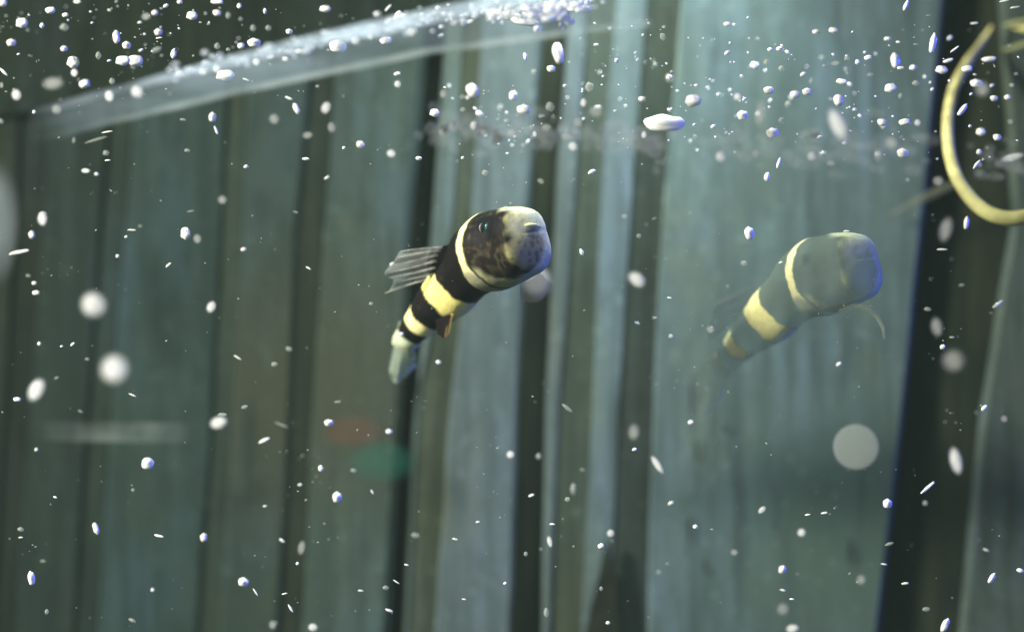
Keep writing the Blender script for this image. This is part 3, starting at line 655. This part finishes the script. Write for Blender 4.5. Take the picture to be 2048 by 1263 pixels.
bm = bmesh.new(); bmesh.ops.create_uvsphere(bm, u_segments=64, v_segments=32, radius=1)
disc_me = bpy.data.meshes.new('milky_droplet'); bm.to_mesh(disc_me); bm.free(); disc_me.materials.append(BM['b'])
for p in disc_me.polygons: p.use_smooth = True
# landmarks used in the labels
LM = [(980, 500, 'the head of the solid fish'), (800, 690, 'the tail of the solid fish'), (1660, 560, 'the ghostly fish head'), (1500, 720, 'the ghostly fish tail'),
      (1318, 248, 'the largest white bubble'), (255, 122, 'the bright twin bubbles'), (1960, 300, 'the yellow hose loop'), (1712, 893, 'the large round milky disc'),
      (1212, 1120, 'the black wedge'), (205, 670, 'the milky blob pair'), (730, 900, 'the coloured reflections'), (230, 862, 'the grey ledge'),
      (1085, 40, 'the white froth'), (500, 120, 'the slanting glass strip'), (1660, 250, 'the tilted streak'), (1890, 1050, 'the widest black gap'),
      (0, 430, 'the pale reflection'), (30, 100, 'the top left corner'), (60, 1150, 'the bottom left corner'), (470, 1160, 'the tailed bubble'), (1990, 1150, 'the bottom right corner'), (1700, 60, 'the top right edge'),
      (1480, 1130, 'the bottom edge beside the wedge'), (930, 1180, 'the bottom centre edge')]
def locate(x, y):
    d, lx, ly, nm = min((math.hypot(x - a, y - b), a, b, c) for a, b, c in LM)
    dx, dy = x - lx, y - ly
    if d < 14: return None
    if 'corner' in nm: return 'near ' + nm
    if 'edge' in nm: return 'near ' + nm
    if abs(dy) > 1.8 * abs(dx): s = 'above' if dy < 0 else 'below'
    elif abs(dx) > 1.8 * abs(dy): s = 'left of' if dx < 0 else 'right of'
    else: s = ('above' if dy < 0 else 'below') + ' and ' + ('left of' if dx < 0 else 'right of')
    return s + ' ' + nm
items = []
for (x, y, ww, hh, ang, ty) in T:
    nm, cat = KIND[ty]
    big = max(ww, hh); ar = max(ww, hh) / min(ww, hh)
    if cat == 'bubble': size = 'big' if big > 24 else 'mid sized' if big > 15 else 'small'
    elif cat == 'speck': size = 'long' if big > 16 else 'small' if big > 9 else 'tiny'
    else: size = 'large' if big > 28 else 'mid sized' if big > 18 else 'small'
    if ar < 1.35: shape = 'round'
    else:
        a = ang + (90 if hh > ww else 0); a = (a + 90) % 180 - 90
        shape = 'upright' if abs(a) > 65 else 'flat lying' if abs(a) < 14 else 'tilted'
    tone = {'b': 'white', 'w': 'glaring white', 's': 'pale', 'x': 'faint', 'o': 'milky', 'd': 'faint'}[ty]
    loc = locate(x, y)
    items.append([x, y, ww, hh, ang, ty, f'{size} {shape} {tone} {cat}', loc])
fixed = {(1318): 'largest glaring white oval bubble, left of the upper right bubbles', (1712): 'large round milky disc with a crisp edge, below the ghostly fish'}
from collections import defaultdict
dd = defaultdict(list)
for it in items: dd[(it[6], it[7])].append(it)
ORD = ['first', 'second', 'third', 'fourth', 'fifth', 'sixth', 'seventh', 'eighth', 'ninth', 'tenth']
for (a, b), L_ in dd.items():
    xs = [i[0] for i in L_]; ys = [i[1] for i in L_]
    for it in L_:
        it.append((a + ' ' + b) if b else a + ' in the middle of its cluster')
    if len(L_) > 1:
        hz = (max(xs) - min(xs)) >= (max(ys) - min(ys))
        L_.sort(key=lambda i: i[0] if hz else i[1])
        for k, it in enumerate(L_):
            if len(L_) == 2: s = ('the left one' if hz else 'the upper one') if k == 0 else ('the right one' if hz else 'the lower one')
            elif k == 0: s = 'leftmost' if hz else 'topmost'
            elif k == len(L_) - 1: s = 'rightmost' if hz else 'lowest'
            else: s = ORD[k] + (' from left' if hz else ' from top')
            it[8] = it[8] + ', ' + s
for n_, it in enumerate(items):
    x, y, ww, hh, ang, ty, _, loc, lab = it
    if abs(x - 1318) < 3 and abs(y - 247) < 5: lab = fixed[1318]
    if abs(x - 1712) < 2 and abs(y - 893) < 2: lab = fixed[1712]
    nm, cat = KIND[ty]
    rnd = random.random()
    yy = {'b': -2.2 + 3.4 * rnd, 'w': -2.5 + 3 * rnd, 's': -1.2 + 2.6 * rnd, 'x': -2.5 + 5 * rnd, 'o': -5.5 - 3 * rnd, 'd': -6.5 - 4 * rnd}[ty]
    if x < 1110 and x > 770 and 410 < y < 790: yy = -2.2 if ty != 'd' else 2.6
    if ty in 'bw': ww *= 1.30; x += ww * .10; hh *= .94
    disc = abs(x - 1712) < 2 and abs(y - 893) < 2; dp = 1
    if disc: yy = -3.2; dp = .12
    elif ty in 'od':
        m_ = min(ww, hh); bl = m_ * .45                       # wanted blur; nearer the lens gives it
        A = .1 / .052 * 100; dp = .5
        yy = -bl * D / (A + bl) if not (770 < x < 1110 and 410 < y < 790) else 3.5
        ww *= 1.0; hh *= 1.0
    if ty in 'sx':
        q_ = 1.05 if y < 400 else .86
        ww = max(ww * q_, 3.2); hh = max(hh * q_, 3.0)
    if ty in 'bw' and y > 420: ww *= .9; hh *= .9
    o = bpy.data.objects.new(nm, disc_me if abs(it[0] - 1712) < 2 and abs(it[1] - 893) < 2 else base_me[nm, n_ % 4]); C.objects.link(o)
    o.material_slots[0].link = 'OBJECT'; o.material_slots[0].material = DISC if abs(it[0] - 1712) < 2 and abs(it[1] - 893) < 2 else BM[ty]
    k = (D + yy) / D / 200
    o.location = P(x, y, yy); o.scale = (ww * k, min(ww, hh) * k * dp, hh * k); o.rotation_euler = (0, R(-ang + random.uniform(-9, 9)), 0)
    tag(o, lab, cat, GROUP[cat])

# foam films nobody could count
def foam(name, pts, label, m, seed, y0=1.0, spr=12):
    rnd = random.Random(seed); bm = bmesh.new()
    for (x0, y0p, x1, y1p, num, rmin, rmax) in pts:
        for i in range(num):
            t = rnd.random(); px = x0 + (x1 - x0) * t + rnd.gauss(0, spr); py = y0p + (y1p - y0p) * t + rnd.gauss(0, spr)
            r = rnd.uniform(rmin, rmax) / 100; yy = y0 + rnd.uniform(-.8, 1.2)
            s = bmesh.ops.create_icosphere(bm, subdivisions=2, radius=r)
            c = P(px, py, yy)
            sx = rnd.uniform(.8, 1.9)
            for v in s['verts']: v.co = Vector((v.co.x * sx, v.co.y, v.co.z)) + c
    me = bpy.data.meshes.new(name); bm.to_mesh(me); bm.free()
    o = link(name, me, m); tag(o, label, 'foam', None, 'stuff'); return o
foam('froth', [(960, 20, 1190, 4, 170, 1.5, 6), (760, 50, 980, 24, 80, 1.5, 5), (1030, 22, 1130, 34, 60, 2, 8)], 'dense white froth clinging along the glass strip at top centre',
     mat('froth', (.9, .93, .95), .3, .8, .6)[0], 3, -3.0, 11)
foam('froth', [(330, 148, 640, 84, 60, 2, 6), (640, 82, 860, 36, 60, 2, 7)], 'thin broken froth along the left half of the slanting glass strip', mat('froth_thin', (.8, .88, .92), .3, .42, .5)[0], 4, -4.4, 9)
foam('foam', [(870, 262, 1130, 268, 90, 3, 13), (1130, 250, 1330, 300, 60, 3, 13)], 'loose pale foam band above the head of the solid fish', mat('foam_pale', (.55, .60, .60), .5, .07, .2)[0], 5, -4.5, 17)
foam('foam', [(1420, 290, 1840, 300, 70, 4, 15), (1960, 330, 2048, 320, 30, 3, 12)], 'loose pale foam band left of and inside the yellow hose loop', mat('foam_faint', (.50, .54, .50), .5, .055, .2)[0], 6, -4.5, 22)
def dust(name, boxes, label, m, seed):
    rnd = random.Random(seed); bm = bmesh.new()
    for (x0, y0p, x1, y1p, num, rmin, rmax) in boxes:
        cl = [(rnd.uniform(x0, x1), rnd.uniform(y0p, y1p)) for _ in range(max(3, num // 7))]
        for i in range(num):
            if rnd.random() < .55: c0 = rnd.choice(cl); px, py = c0[0] + rnd.gauss(0, 26), c0[1] + rnd.gauss(0, 16)
            else: px, py = rnd.uniform(x0, x1), rnd.uniform(y0p, y1p)
            r = rmin + (rmax - rmin) * rnd.random() ** 2.5
            sp = bmesh.ops.create_icosphere(bm, subdivisions=1, radius=r / 100); c = P(px, py, rnd.uniform(-1.6, 2.6))
            sx = rnd.uniform(.8, 2.2); an = rnd.uniform(-.8, .8)
            for v in sp['verts']:
                x_, z_ = v.co.x * sx, v.co.z
                v.co = Vector((x_ * math.cos(an) - z_ * math.sin(an), v.co.y, x_ * math.sin(an) + z_ * math.cos(an))) + c
    me = bpy.data.meshes.new(name); bm.to_mesh(me); bm.free()
    o = link(name, me, m); tag(o, label, 'particles', None, 'stuff')
dust('fine_particles', [(-20, -10, 700, 200, 110, .7, 2.4), (700, 300, 1300, 1260, 110, .6, 1.6), (1300, 400, 2040, 1260, 120, .6, 1.6), (0, 250, 700, 1260, 130, .6, 1.6)],
     'scattering of tiny faint particles throughout the tank water', mat('fine', (.62, .66, .58), .5, .5, .3)[0], 8)
dust('glitter', [(1380, 60, 2040, 330, 170, .8, 4.2), (860, 170, 1400, 330, 90, .8, 3.6), (1130, 40, 1360, 160, 40, .7, 2.4), (20, 10, 620, 130, 60, .8, 3.0)],
     'dense field of tiny bright glints near the water surface, thickest at upper right', mat('glint', (.92, .93, .9), .2, .85, .8)[0], 11)
# murky tank water: one even, closed volume round the camera and everything in it
x0, x1, y0, y1, z0, z1 = -30, 30, -62, 11, -14, 13.5
hv = [Vector((x, y, z)) for y in (y0, y1) for x, z in ((x0, z0), (x1, z0), (x1, z1), (x0, z1))]
hz = bpy.data.objects.new('haze', mesh('haze', hv, [(0, 1, 2, 3), (4, 7, 6, 5), (0, 4, 5, 1), (1, 5, 6, 2), (2, 6, 7, 3), (3, 7, 4, 0)])); C.objects.link(hz)
hm_ = bpy.data.materials.new('haze'); hm_.use_nodes = True; nt = hm_.node_tree; nt.nodes.clear()
ou = nt.nodes.new('ShaderNodeOutputMaterial'); pv = nt.nodes.new('ShaderNodeVolumePrincipled')
pv.inputs['Color'].default_value = (.66, .92, .72, 1); pv.inputs['Density'].default_value = .0004; pv.inputs['Anisotropy'].default_value = 0
nt.links.new(pv.outputs[0], ou.inputs['Volume']); hz.data.materials.append(hm_)
tag(hz, 'pale murky tank water veiling the backdrop', 'water', None, 'stuff')
